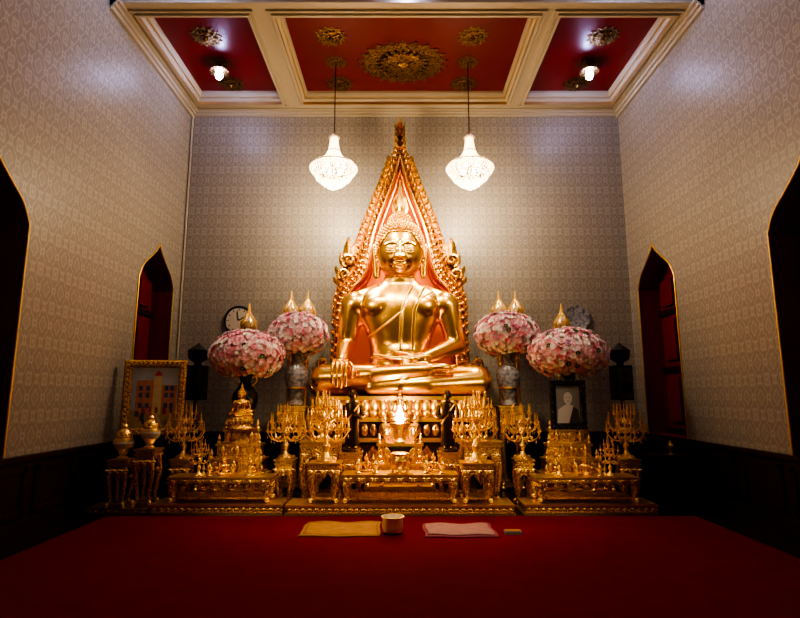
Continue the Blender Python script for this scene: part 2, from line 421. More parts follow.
capsule(body, [(-.86, .02, .84), (-.87, -.50, .56)], [.16, .095], GOLD)
capsule(body, [(.76, 0, 1.52), (.89, .02, .84)], [.205, .16], GOLD)
capsule(body, [(.89, .02, .84), (.34, -.52, .58)], [.16, .10], GOLD)
capsule(body, [(-.35, .05, .26), (-1.14, -.25, .25)], [.30, .24], GOLD)
capsule(body, [(.35, .05, .26), (1.18, -.25, .25)], [.30, .24], GOLD)
capsule(body, [(-1.16, -.32, .29), (-.4, -.56, .33), (.42, -.60, .41)], [.215, .165, .10], GOLD)
capsule(body, [(1.20, -.32, .21), (.4, -.56, .16), (-.42, -.58, .13)], [.21, .16, .12], GOLD)
body.ell((.58, -.58, .44), (.24, .11, .075), GOLD, 20, 12)
body.ell((0, -.2, .15), (.9, .45, .14), GOLD, 30, 12)
body.ell((-.88, -.60, .52), (.135, .14, .065), GOLD, 20, 12)
body.ell((.10, -.58, .57), (.19, .11, .05), GOLD, 20, 12)
bo = body.obj('tmp_body')
rm = bo.modifiers.new('r', 'REMESH'); rm.mode = 'VOXEL'; rm.voxel_size = .02
sm_ = bo.modifiers.new('s', 'SMOOTH'); sm_.factor = .5; sm_.iterations = 20
dg = bpy.context.evaluated_depsgraph_get(); ev = bo.evaluated_get(dg); em = ev.to_mesh()
bv = [tuple(v.co) for v in em.vertices]; bf = [tuple(p.vertices) for p in em.polygons]
ev.to_mesh_clear(); bpy.data.objects.remove(bo)
bvh = BVHTree.FromPolygons([Vector(v) for v in bv], bf)
B = MB(); B.add(bv, bf, GOLD)
def front(x, z, off=.0):
    h = bvh.ray_cast(Vector((x, -3, z)), Vector((0, 1, 0)))[0]
    return (x, h.y-off, z) if h else None
P = [front(x, z, .002) for x, z in catmull([(.50, 1.72), (.25, 1.52), (-.05, 1.29), (-.35, 1.06), (-.52, .96)], 8)]
B.tube([p for p in P if p], .020, GOLDP, 8)
for off_, rr_ in ((.10, .009), (.19, .008)):   # fine robe folds following the hem
    P = [front(x+.02, z+off_, .001) for x, z in catmull([(.40, 1.62), (.25, 1.52), (.02, 1.33)], 8)]
    B.tube([p for p in P if p], rr_, GOLD, 6)
def strip(cl, w, off, mat, fish=0):
    vs = []; fs = []; K = 9
    for (x, z) in cl:
        for k in range(K):
            u = (k/(K-1)-.5)*w
            o = off*(0 if k in (0, K-1) else 1) - (.004 if k in (0, K-1) else 0)
            p = front(x+u, z, o) or (x+u, -.3, z); vs.append(p)
    for j in range(len(cl)-1):
        for k in range(K-1): fs.append((j*K+k, j*K+k+1, (j+1)*K+k+1, (j+1)*K+k))
    B.add(vs, fs, mat)
cl = catmull([(.30, 1.80), (.20, 1.58), (.13, 1.35), (.11, 1.0), (.10, .74)], 12)
strip(cl, .24, .028, GOLD)
for dx in (-.12, .12, -.07, .07):
    Q = [front(x+dx, z, .026 if abs(dx) < .1 else .004) for x, z in cl]; B.tube([p for p in Q if p], .009, GOLDP, 6)
P = [front(x, .60+.12*x*x, .0) for x in np.linspace(-.45, .45, 21)]; B.tube([p for p in P if p], .018, GOLDP, 8)
for z, r in ((1.98, .25), (2.04, .238)):
    B.tube([(r*math.cos(a), -.02+r*.90*math.sin(a), z) for a in np.linspace(0, 2*pi, 33)], .014, GOLD, 8)
B.ell((-.30, front(-.3, 1.42)[1], 1.42), .018, GOLD, 8, 6)
def finger(pts, r, nail=True):
    P = catmull(pts, 5); n = len(P)
    B.tube(P, [r*(1-.25*i/n) for i in range(n)], GOLD, 10); B.ell(P[-1], r*.76, GOLD, 10, 8); B.ell(P[0], r, GOLD, 10, 8)
for i, (dx, L) in enumerate(((-.095, .80), (-.03, .95), (.035, 1.0), (.10, .92))):
    x = -.88+dx
    finger([(x*.997, -.66, .54), (x, -.78, .47), (x, -.83, .47-.16*L), (x, -.82, .47-.34*L)], .031)
finger([(-.78, -.60, .52), (-.71, -.68, .48), (-.68, -.76, .39), (-.69, -.80, .29)], .032)
for i, (dy, L) in enumerate(((.09, .85), (.03, .97), (-.03, 1.0), (-.09, .85))):
    finger([(.02, -.58+dy, .58), (-.14*L, -.59+dy, .59), (-.27*L, -.6+dy, .605), (-.38*L, -.61+dy, .63)], .028)
finger([(.20, -.50, .60), (.10, -.47, .66), (.0, -.48, .68), (-.07, -.5, .69)], .028)
for i in range(5): B.ell((.79+.012*i*(i < 2), -.66+.04*i, .45), (.045, .022, .026), GOLD, 10, 8)
# head
HZ = -.06
HC = Vector((0, -.07, 2.50+HZ)); a_, b_, c_, pw = .375, .40, .50, 2.3
def sup(d):
    r = 1/((abs(d[0])**pw+abs(d[1])**pw+abs(d[2])**pw)**(1/pw)); x, y, z = d[0]*r*a_, d[1]*r*b_, d[2]*r*c_
    t = max(0, -z/c_); x *= 1-.12*t**1.8
    return x, y, z
nu, nv = 320, 240
vs = []
G = lambda x, s: math.exp(-x*x/(2*s*s))
def sst(x, a, b):
    t = min(1, max(0, (x-a)/(b-a))); return t*t*(3-2*t)
for j in range(nv+1):
    ph = pi*j/nv
    for i in range(nu):
        th = 2*pi*i/nu
        d = (math.sin(ph)*math.sin(th), -math.sin(ph)*math.cos(th), math.cos(ph))
        x, y, z = sup(d); ax = abs(x)
        fw = sst(-y, .08, .25)
        if fw > 0:
            o = 0
            if z < .06:
                t = min(1, max(0, (.06-z)/.27)); amp = .022+.080*t**1.2
                if z < -.195: amp *= sst(z, -.255, -.195)
                o += amp*G(x, .030+.020*t)
                o += .028*G(ax-.055, .025)*G(z+.195, .026)
            else: o += .022*G(x, .030)*G(z-.06, .03)
            o -= .016*G(ax-.14, .065)*G(z+.030, .034)
            o += .022*G(ax-.145, .060)*G(z+.078, .034)
            ez = -.096+.014*((ax-.145)/.07)**2
            if .06 < ax < .235: o -= .011*G(z-ez, .0065)*sst(ax, .06, .09)*(1-sst(ax, .205, .235))
            bz = .058-.060*((ax-.14)/.13)**2
            if ax > .02 and ax < .27: o += .012*G(z-bz, .012)*sst(ax, .02, .05)*(1-sst(ax, .22, .27))
            mz = z-.75*x*x
            lw = 1-sst(ax, .075, .125)
            o += .024*G(mz+.305, .018)*lw*(1-.25*G(x, .012))
            o += .028*G(mz+.352, .022)*(1-sst(ax, .05, .105))
            o -= .014*G(mz+.328, .0065)*(1-sst(ax, .10, .135))
            o -= .006*G(ax-.135, .02)*G(mz+.325, .02)
            o += .026*G(x, .07)*G(z+.44, .045)
            o += .012*G(ax-.19, .07)*G(z+.21, .07)
            y -= o*fw
        vs.append((x+HC.x, y+HC.y, z+HC.z))
fs = []
for j in range(nv):
    for i in range(nu):
        i2 = (i+1) % nu; fs.append((j*nu+i, (j+1)*nu+i, (j+1)*nu+i2, j*nu+i2))
B.add(vs, fs, GOLD)
def hairline(x): return .255-1.6*max(0, abs(x)-.17)**1.4*2.2
n = 900; gr = pi*(3-5**.5)
for i in range(n):
    dz = 1-2*(i+.5)/n; r = (1-dz*dz)**.5; d = (r*math.cos(gr*i), r*math.sin(gr*i), dz); x, y, z = sup(d)
    ok = z > hairline(x)+.02 if y < .02 else z > -.28
    if ok:
        p = Vector((x, y, z))*1.02+HC; nrm = Vector((x/a_**2, y/b_**2, z/c_**2)).normalized()
        R = Vector((0, 0, 1)).rotation_difference(nrm).to_matrix()
        B.ell(p, (.026, .026, .036), GOLDH, 8, 6, R)
P = []
for s in np.linspace(-1.3, 1.3, 41):
    x = (a_-.01)*math.sin(s); z = hairline(x)
    q = 1-abs(x/a_)**pw-abs(z/c_)**pw; y = -b_*max(0, q)**(1/pw)
    P.append((x+HC.x, y+HC.y-.004, z+HC.z))
B.tube(P, .016, GOLD, 8)
UC = Vector((0, -.02, 2.99+HZ))
B.ell(UC, (.19, .20, .22), GOLDH, 20, 14)
for i in range(220):
    dz = 1-2*(i+.5)/220; r = (1-dz*dz)**.5; d = Vector((r*math.cos(gr*i), r*math.sin(gr*i), dz))
    if dz > -.3: B.ell(UC+Vector((d.x*.195, d.y*.205, d.z*.225)), .024, GOLDH, 7, 5)
B.lathe([(.10, 3.16), (.12, 3.19), (.08, 3.23), (.10, 3.26), (.10, 3.32), (.085, 3.40), (.06, 3.50), (.03, 3.62), (.004, 3.84)], (0, -.02, HZ), GOLDP, 16)
for k in range(8):
    a = 2*pi*k/8
    for zz, LL in ((3.22, .22), (3.34, .18)):
        t = MB(); t.leaf(.085 if zz < 3.3 else .07, zz+HZ, pi/2-.15, LL, .08, .35, 0, .03, GOLDP, 6)
        B.add(t.v, t.f, GOLDP, Matrix.Translation((0, -.02, 0)) @ Matrix.Rotation(a, 4, 'Z'))
for s in (-1, 1):
    P = catmull([(s*.365, 0, 2.60+HZ), (s*.40, .0, 2.64+HZ), (s*.43, .0, 2.56+HZ), (s*.415, -.01, 2.42+HZ), (s*.40, -.02, 2.25+HZ), (s*.395, -.03, 2.12+HZ), (s*.37, -.03, 2.05+HZ), (s*.35, -.03, 2.12+HZ), (s*.35, -.02, 2.3+HZ)], 5)
    B.tube(P, [.03+.012*math.sin(pi*i/len(P)) for i in range(len(P))], GOLD, 10)
    B.ell((s*.375, 0, 2.46+HZ), (.035, .04, .12), GOLD, 12, 8); B.ell((s*.372, -.02, 2.2+HZ), (.022, .03, .13), GOLD, 12, 8)
BZ = 1.48
bud = B.obj('seated_buddha_statue', (0, 8.98, BZ), ang=60); bud.scale = (1.05, 1.02, 1.0)

# ------------------------------------------------------------ Lotus pedestal
p = MB()
def rrect(hx, y0, y1, n=10, r=.35):
    pts = []
    for cx, cy, a0 in ((hx-r, y1-r, 0), (-hx+r, y1-r, pi/2), (-hx+r, y0+r, pi), (hx-r, y0+r, 3*pi/2)):
        for k in range(n): a = a0+pi/2*k/(n-1); pts.append((cx+r*math.cos(a), cy+r*math.sin(a)))
    return pts
def slab(m, hx, y0, y1, z0, z1, mat, r=.35, cx=0):
    P = rrect(hx, y0, y1, r=r); n = len(P)
    m.add([(x+cx, y, z0) for x, y in P]+[(x+cx, y, z1) for x, y in P], [(k, (k+1) % n, n+(k+1) % n, n+k) for k in range(n)]+[tuple(range(n)), tuple(range(2*n-1, n-1, -1))], mat)
slab(p, 1.42, 8.22, 9.45, 1.42, 1.48, GOLDP)
slab(p, 1.34, 8.28, 9.42, 1.16, 1.42, GOLDC)
slab(p, 1.46, 8.20, 9.45, 1.10, 1.16, GOLDP)
slab(p, 1.40, 8.26, 9.45, .85, 1.10, WOOD); slab(p, 1.44, 8.21, 9.45, .80, .86, GOLDP)
slab(p, 1.38, 8.26, 9.45, .1, .80, WOOD); slab(p, 1.46, 8.2, 9.45, .0, .12, GOLDC)
for i in range(19):
    x = -1.2+2.4*i/18
    p.ell((x, 8.25, 1.33), (.07, .05, .11), GOLDP, 12, 8); p.ell((x, 8.24, 1.22), (.06, .04, .06), GOLDP, 10, 6)
    p.ell((x, 8.24, .98), (.055, .025, .09), GOLDC, 10, 6)
    if i % 2 == 0: p.prism([(x-.1, .3), (x, .18), (x+.1, .3), (x+.1, .62), (x, .75), (x-.1, .62)], 8.22, 8.27, GOLDC)
p.obj('lotus_pedestal', bevel=0)

# ------------------------------------------------------------ Aureole
A = MB(); YA = 9.62
out = catmull([(0, 6.50), (.05, 6.32), (.09, 6.10), (.16, 5.85), (.27, 5.50), (.39, 5.16), (.52, 4.80), (.64, 4.45), (.73, 4.10), (.82, 3.78), (1.00, 3.50), (1.11, 3.2), (1.13, 2.8), (1.14, 2.3), (1.16, 1.9), (1.17, 1.47)], 6)
inn = catmull([(0, 5.95), (.03, 5.80), (.07, 5.62), (.14, 5.35), (.25, 5.02), (.36, 4.70), (.45, 4.38), (.50, 4.08), (.54, 3.82), (.64, 3.58), (.82, 3.38), (.91, 3.12), (.935, 2.75), (.94, 2.3), (.95, 1.9), (.96, 1.47)], 6)
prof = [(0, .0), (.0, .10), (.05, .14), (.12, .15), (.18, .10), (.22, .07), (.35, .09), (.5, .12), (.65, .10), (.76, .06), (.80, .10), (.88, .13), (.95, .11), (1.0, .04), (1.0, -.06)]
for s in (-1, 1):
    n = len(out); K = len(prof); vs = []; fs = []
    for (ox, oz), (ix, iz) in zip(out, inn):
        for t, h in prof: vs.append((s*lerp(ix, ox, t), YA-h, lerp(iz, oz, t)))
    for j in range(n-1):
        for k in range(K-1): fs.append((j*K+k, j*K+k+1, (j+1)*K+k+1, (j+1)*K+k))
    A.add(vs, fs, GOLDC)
    A.tube([(s*lerp(i_[0], o_[0], .06), YA-.15, lerp(i_[1], o_[1], .06)) for i_, o_ in zip(inn, out)], .026, GOLD, 8)
    A.tube([(s*max(0, i_[0]-.05), YA-.04, i_[1]-.03) for i_ in inn], .014, GOLD, 6)
    acc = 0
    for j in range(1, n):
        o0, o1 = out[j-1], out[j]; acc += math.dist(o0, o1)
        tx, tz = o1[0]-o0[0], o1[1]-o0[1]; L = math.hypot(tx, tz)
        if L < 1e-5: continue
        if acc > .10:
            acc = 0
            nx, nz = -tz/L, tx/L
            up = math.atan2(nz+1.1, nx)
            sc = .55 if o1[1] > 5.9 else (.9 if o1[1] > 3.4 else .65)
            ang = up if s > 0 else pi-up
            A.leaf(s*(o1[0]-.06), o1[1]-.03, ang, .28*sc, .17*sc, (.9 if s > 0 else -.9), YA-.04, .08, GOLDC, 6)
            A.leaf(s*(o1[0]-.03), o1[1]+.02, ang-(.5 if s > 0 else -.5), .15*sc, .08*sc, (1.6 if s > 0 else -1.6), YA-.06, .06, GOLD, 5)
            mx, mz = lerp(inn[j][0], o1[0], .5), lerp(inn[j][1], o1[1], .5)
            wd = min(.3, math.dist(inn[j], o1))
            A.leaf(s*lerp(inn[j][0], o1[0], .3), mz-.05, ang+(.35 if s > 0 else -.35), wd*.75, wd*.35, (1.3 if s > 0 else -1.3), YA-.10, .05, GOLD, 6)
            A.ell((s*mx, YA-.11, mz), (.035, .03, .035), GOLD, 10, 6)
    def spiral(cx, cz, r0, turns, a0, rad, sgn=1):
        P = []; R = []
        for k in range(40):
            t = k/39; a = a0+sgn*turns*2*pi*t; r = r0*(1-.85*t)
            P.append((s*(cx+r*math.cos(a)), YA-.10-.04*t, cz+r*math.sin(a))); R.append(rad*(1-.4*t))
        A.tube(P, R, GOLDC, 8)
    spiral(.90, 3.92, .13, 1.4, -1.2, .042)
    spiral(.97, 3.66, .11, 1.3, -.8, .036)
    spiral(1.24, 1.80, .14, 1.4, -1.2, .045); spiral(1.30, 2.05, .09, 1.3, -1, .03)
    for (x, z, a, L, W, bd) in ((.88, 3.9, 1.45, .50, .20, .3), (.92, 3.8, 1.0, .32, .16, .8), (.97, 3.65, .6, .26, .14, 1.1), (1.0, 3.5, .4, .22, .13, 1.2), (.80, 4.0, 1.75, .36, .15, -.3),
                                (1.22, 1.7, 1.3, .5, .2, .3), (1.28, 1.62, .9, .42, .18, .7), (1.3, 1.5, .5, .34, .16, .9)):
        A.leaf(s*x, z, a if s > 0 else pi-a, L, W, bd if s > 0 else -bd, YA-.05, .10, GOLDC, 8)
for z, w in ((6.1, .20), (6.22, .17), (6.34, .14), (6.44, .11)):
    for s in (-1, 1): A.leaf(s*.02, z, pi/2-s*.45, .22, w*.6, s*.6, YA-.1, .08, GOLDC, 6)
A.leaf(0, 6.35, pi/2, .40, .10, 0, YA-.12, .08, GOLD, 8)
poly = [(x, z) for x, z in inn]+[(-x, z) for x, z in reversed(inn[1:])]
A.prism(poly, YA, YA+.04, ORANGE)
A.box(-1.3, 1.3, YA-.10, YA+.05, 0, 1.47, WOOD)
A.obj('buddha_aureole_backdrop', ang=35).scale = (1.05, 1, 1)

# ------------------------------------------------------------ altar furniture
def ornate_table(w, d, h, legw=.10, mat=GOLDF, apron=.35):
    m = MB(); hw = w/2; hd = d/2
    m.box(-hw, hw, -hd, hd, h-.025, h, GOLDP)
    m.box(-hw+.02, hw-.02, -hd+.02, hd-.02, h-.055, h-.025, mat)
    m.box(-hw+.005, hw-.005, -hd+.005, hd-.005, h-.075, h-.055, GOLDP)
    m.box(-hw+.04, hw-.04, -hd+.04, hd-.04, h*(1-apron*.55), h-.07, mat)
    za = h*(1-apron)
    n = max(3, int(w/.16)); pts = [(-hw+.03, h-.08)]
    for k in range(n*6+1):
        t = k/(n*6); x = lerp(-hw+.03, hw-.03, t); edge = min(t, 1-t)*w
        drop = abs(math.sin(pi*t*n))*.035+max(0, 1-edge/.16)*h*.12
        pts.append((x, za+.05-drop))
    pts.append((hw-.03, h-.08))
    m.prism(pts, -hd+.015, -hd+.04, mat)
    for k in range(n):
        x = lerp(-hw, hw, (k+.5)/n); m.ell((x, -hd+.015, za+.05), (.035, .018, .03), GOLDP, 10, 6)
        for s in (-1, 1): m.leaf(x, za+.07, pi/2-s*1.2, .075, .035, -s*1.2, -hd+.012, .018, GOLDP, 5)
    nb = int(w/.035)
    for k in range(nb): m.ell((lerp(-hw+.02, hw-.02, (k+.5)/nb), -hd+.012, h-.04), .010, GOLDP, 6, 4)
    for sx in (-1, 1):
        for sy in (-1, 1):
            x = sx*(hw-legw*.5-.02); y = sy*(hd-legw*.5-.02)
            P = catmull([(x, y, h-.07), (x+sx*.02, y+sy*.02, h*.6), (x+sx*.0, y, h*.3), (x-sx*.01, y-sy*.01, h*.14), (x+sx*.02, y+sy*.02, 0.03)], 5)
            R = [legw*lerp(.55, .33, min(1, i/len(P)*1.2)) for i in range(len(P))]
            m.tube(P, R, mat, 8); m.ell((x+sx*.02, y+sy*.02, .035), (legw*.42, legw*.42, .035), GOLDP, 10, 6)
            m.ell((x, y-.01, h*.62), (legw*.4, legw*.45, legw*.4), GOLDP, 10, 6)
    m.box(-hw+.06, hw-.06, -hd+.04, hd-.04, .05, .075, mat)
    return m
def plinth(w, d, h):
    m = MB(); hw = w/2; hd = d/2
    m.box(-hw, hw, -hd, hd, 0, h*.22, GOLDP); m.box(-hw+.025, hw-.025, -hd+.025, hd-.025, h*.22, h*.78, GOLDF); m.box(-hw, hw, -hd, hd, h*.78, h, GOLDP)
    n = int(w/.085)
    for k in range(n):
        x = lerp(-hw+.02, hw-.02, (k+.5)/n)
        m.ell((x, -hd+.02, h*.5), (.034, .022, h*.24), GOLDP, 8, 6)
        m.octa((x+.5*w/n, -hd+.02, h*.5), .012, h*.16, GOLDC)
    return m
def stepped(w, d, h, n, taper=.62):
    m = MB()
    for i in range(n):
        hw = w/2*(1-taper*i/max(1, n-1)*.75); y0 = -d/2+d*i/n; z1 = h*(i+1)/n; z0 = h*i/n
        m.box(-hw+.02, hw-.02, y0+.02, d/2, z0, z1-.03, GOLDF); m.box(-hw, hw, y0, d/2, z1-.035, z1, GOLDP); m.box(-hw, hw, y0, d/2, z0, z0+.02, GOLDP)
        nb = int(2*hw/.09)
        for k in range(nb): m.ell((lerp(-hw+.02, hw-.02, (k+.5)/nb), y0+.02, (z0+z1)/2-.01), (.028, .015, (z1-z0)*.28), GOLDP, 8, 6)
        for s in (-1, 1): m.lathe([(.03, 0), (.035, .02), (.015, .04), (.028, .07), (.018, .1), (.004, .14)], (s*(hw-.04), y0+.04, z1), GOLDP, 10)
    return m
plinth(2.9, .5, .13).obj('gilded_plinth', (0, 7.28, 0))
ornate_table(1.5, .42, .36).obj('altar_table', (0, 7.30, .13))
sst1 = ornate_table(.42, .40, .50, .09).obj('altar_side_stand', (-.98, 7.30, .13)); copy(sst1, (1.0, 7.30, .13))
t2 = stepped(.98, .62, 1.08, 4).obj('stepped_altar', (0, 7.86, 0))
st2 = ornate_table(.56, .50, .86, .11, apron=.3).obj('altar_pedestal_table', (-1.12, 7.87, 0)); copy(st2, (1.14, 7.87, 0))
sa = stepped(1.02, .60, 1.0, 5).obj('stepped_altar', (-2.34, 7.90, 0)); copy(sa, (2.46, 7.90, 0))
for x in (-2.33, 2.42):
    plinth(1.70, .5, .13).obj('gilded_plinth', (x, 7.32, 0))
    ornate_table(1.34, .42, .32).obj('altar_table', (x, 7.34, .13))
plinth(.80, .42, .07).obj('gilded_plinth', (-3.62, 7.32, 0))
ss = ornate_table(.28, .30, .60, .07).obj('offering_stand', (-3.64, 7.25, .07)); copy(ss, (-3.33, 7.32, .07), scale=(1, 1, 1.22))
def lidded(mat1=WHITE):
    m = MB(); m.lathe([(.05, 0), (.07, .02), (.04, .05), (.07, .09), (.12, .17), (.125, .23), (.10, .28)], (0, 0, 0), GOLDP, 18)
    m.lathe([(.105, .27), (.10, .33), (.06, .38), (.03, .40)], (0, 0, 0), GOLDC, 18); m.lathe([(.03, .39), (.04, .42), (.015, .45), (.02, .47), (.004, .54)], (0, 0, 0), GOLDP, 12)
    m.lathe([(.105, .13), (.133, .19), (.13, .22), (.118, .24)], (0, 0, 0), mat1, 18)
    return m
lu = lidded().obj('lidded_urn', (-3.64, 7.25, .67)); copy(lu, (-3.33, 7.32, .802), scale=.95)

# ------------------------------------------------------------ candelabra
def candelabra(h, tiers=((.30, 6, .62), (.20, 6, .80)), lit=False):
    m = MB()
    m.lathe([(.13, 0), (.13, .02), (.10, .04), (.05, .07), (.03, .12), (.05, .17), (.055, .2), (.02, .25), (.02, h*.42), (.045, h*.45), (.02, h*.5), (.018, h*.62), (.04, h*.66), (.015, h*.7), (.015, h*.82)], (0, 0, 0), GOLDP, 14)
    for k in range(3):
        a = 2*pi*k/3+.5; m.ell((.12*math.cos(a), .12*math.sin(a), .025), (.035, .035, .025), GOLDP, 8, 6)
    def cup(x, y, z):
        m.lathe([(.012, -.03), (.035, 0), (.04, .008), (.014, .012), (.02, .035), (.022, .04)], (x, y, z), GOLDP, 10)
        m.lathe([(.011, .03), (.011, .115), (.003, .12)], (x, y, z), CANDLE, 8); m.octa((x, y, z+.14), .007, .022, GOLDP)
    for R, n, zf in tiers:
        for k in range(n):
            a = 2*pi*k/n+R*3; ca, sa_ = math.cos(a), math.sin(a); z = h*zf
            P = catmull([(.015*ca, .015*sa_, z-.08), (R*.4*ca, R*.4*sa_, z-.15), (R*.8*ca, R*.8*sa_, z-.11), (R*ca, R*sa_, z-.03)], 5)
            m.tube(P, .010, GOLDP, 6); cup(R*ca, R*sa_, z)
            m.ell((R*.55*ca, R*.55*sa_, z-.10), (.02, .02, .028), GOLDP, 6, 5)
            m.octa((R*.8*ca, R*.8*sa_, z-.16), .008, .035, PALEG); m.octa((R*ca, R*sa_, z-.09), .008, .035, PALEG)
    cup(0, 0, h*.84)
    return m
cd = candelabra(.86, ((.29, 8, .48), (.25, 8, .64), (.15, 6, .80))).obj('candelabra', (-.98, 7.30, .63)); copy(cd, (1.0, 7.30, .63))
cd2 = candelabra(.85, ((.25, 7, .5), (.20, 6, .7), (.11, 5, .85))).obj('candelabra', (-1.12, 7.88, .86)); cd2.scale = (.85, .85, .8); copy(cd2, (1.16, 7.88, .86), scale=(.85, .85, .8))
ps = ornate_table(.28, .28, .62, .08).obj('candelabra_stand', (-3.04, 7.74, 0))
PS = [(-3.04, 7.74), (-1.60, 7.74), (1.72, 7.74), (3.18, 7.74)]
for q_ in PS[1:]: copy(ps, (*q_, 0))
for x, y in PS: copy(cd, (x, y, .62), scale=.90)
for x in (-2.65, -1.98, 2.10, 2.77): copy(cd2, (x, 7.30, .45), scale=.55)

def smallb(x, y, z, s):
    o = copy(bud, (x, y, z), 'small_buddha_statue', s); return o
m = MB(); m.lathe([(.24, 0), (.26, .02), (.20, .06), (.17, .10), (.20, .14), (.24, .16), (.23, .18)], (0, 0, 0), GOLDC, 20, 1, .8)
for k in range(16):
    a = 2*pi*k/16; m.ell((.20*math.cos(a), .16*math.sin(a), .12), (.04, .03, .05), GOLDP, 8, 6)
ped = m.obj('small_lotus_pedestal', (-2.34, 8.02, 1.0)); ped.scale = (.8, .8, 1); smallb(-2.34, 8.03, 1.18, .135)
copy(ped, (0, 8.03, 1.08), scale=(.6, .6, .6)); smallb(0, 8.03, 1.19, .10)

def disciple():
    m = MB()
    m.lathe([(.12, 0), (.13, .03), (.10, .05)], (0, 0, 0), BRONZE, 16)
    m.lathe([(.085, .05), (.09, .1), (.075, .25), (.085, .38), (.095, .45), (.10, .52), (.085, .57), (.035, .60), (.03, .63)], (0, 0, 0), BRONZE, 18, 1, .75)
    m.ell((0, -.005, .68), (.046, .052, .062), BRONZE, 14, 10); m.ell((0, -.055, .675), (.01, .014, .016), BRONZE, 6, 5)
    for s in (-1, 1):
        m.tube(catmull([(s*.09, 0, .55), (s*.125, -.01, .42), (s*.06, -.09, .42), (s*.008, -.10, .48)], 5), [.03]*10+[.02]*6, BRONZE, 8)
        m.ell((s*.048, 0, .67), (.01, .016, .024), BRONZE, 6, 5); m.ell((s*.04, -.05, .055), (.03, .06, .02), BRONZE, 8, 6)
    m.tube(catmull([(.08, -.05, .56), (0, -.085, .45), (-.08, -.06, .33)], 5), .012, GOLDP, 6)
    return m
ds = ornate_table(.3, .26, .72, .07).obj('statue_stand', (-.67, 7.70, 0)); copy(ds, (.67, 7.70, 0))
d1 = disciple().obj('standing_disciple_statue', (-.67, 7.70, .72)); d1.scale = (1.15,)*3; copy(d1, (.67, 7.70, .72), scale=1.15)
m = MB(); m.lathe([(.07, .04), (.12, .09), (.145, .16), (.12, .22), (.13, .25), (.11, .26), (.02, .25)], (0, 0, 0), GOLDC, 20)
for k in range(3):
    a = 2*pi*k/3-pi/2; m.tube([(.09*math.cos(a), .09*math.sin(a), .09), (.12*math.cos(a), .12*math.sin(a), .04), (.11*math.cos(a), .11*math.sin(a), 0)], [.03, .022, .018], GOLDP, 8)
for s in (-1, 1): m.tube(catmull([(s*.13, 0, .2), (s*.19, 0, .24), (s*.18, 0, .31), (s*.13, 0, .27)], 5), .012, GOLDP, 6)
m.obj('incense_burner', (0, 7.26, .49))
m = MB(); m.lathe([(.05, 0), (.09, .02), (.06, .05), (.10, .10), (.15, .17), (.15, .19), (.13, .19), (.03, .12)], (0, 0, 0), BLACK, 20)
m.obj('black_offering_bowl', (0, 7.77, .54)).scale = (1.15, .55, 1.25)
m = MB(); m.lathe([(.06, 0), (.065, .02), (.02, .05), (.02, .13), (.05, .16), (.06, .19)], (0, 0, 0), GOLDP, 16)
m.lathe([(.004, .36), (.03, .29), (.045, .225), (.03, .18), (.004, .17)], (0, 0, 0), FLAME, 14)
m.obj('altar_oil_lamp', (0, 7.90, .81)).scale = (1.3, 1.1, 1.5)
point('altar_lamp_light', (0, 7.68, 1.27), (1, .6, .25), 34, .05)
m = MB(); m.lathe([(.03, 0), (.045, .01), (.015, .03), (.02, .06), (.05, .10), (.055, .12), (.01, .11)], (0, 0, 0), GOLDP, 12); m.lathe([(.045, .115), (.03, .16), (.004, .21)], (0, 0, 0), GOLDC, 10)
cup = m.obj('offering_cup', (-.32, 7.24, .49))
for p_ in [(-.55, 7.22, .49), (.34, 7.24, .49), (.55, 7.22, .49), (-.25, 7.62, .27), (.25, 7.62, .27), (-.2, 7.93, .81), (.2, 7.93, .81)]: copy(cup, p_)
smallb(-.30, 7.79, .54, .06); smallb(.30, 7.79, .54, .06); smallb(-.45, 7.40, .49, .07); smallb(.45, 7.40, .49, .07)
for x in (-2.34, 2.46):
    for dx in (-.15, .15): copy(cup, (x+dx, 7.24, .45), scale=.85)
    smallb(x, 7.38, .45, .075)
    for dx in (-.40, .40): smallb(x+dx, 7.67, .20, .055)
    for dx in (-.22, .0, .22): copy(cup, (x+dx, 7.66, .20), scale=1.1)
    for dx in (-.26, .26): smallb(x+dx, 7.80, .40, .055)
    copy(cup, (x, 7.78, .40))
    for dx in (-.2, 0, .2): copy(cup, (x+dx, 7.90, .60), scale=1.0)
    for dx in (-.17, .17): copy(cup, (x+dx, 8.02, .80), scale=.9)

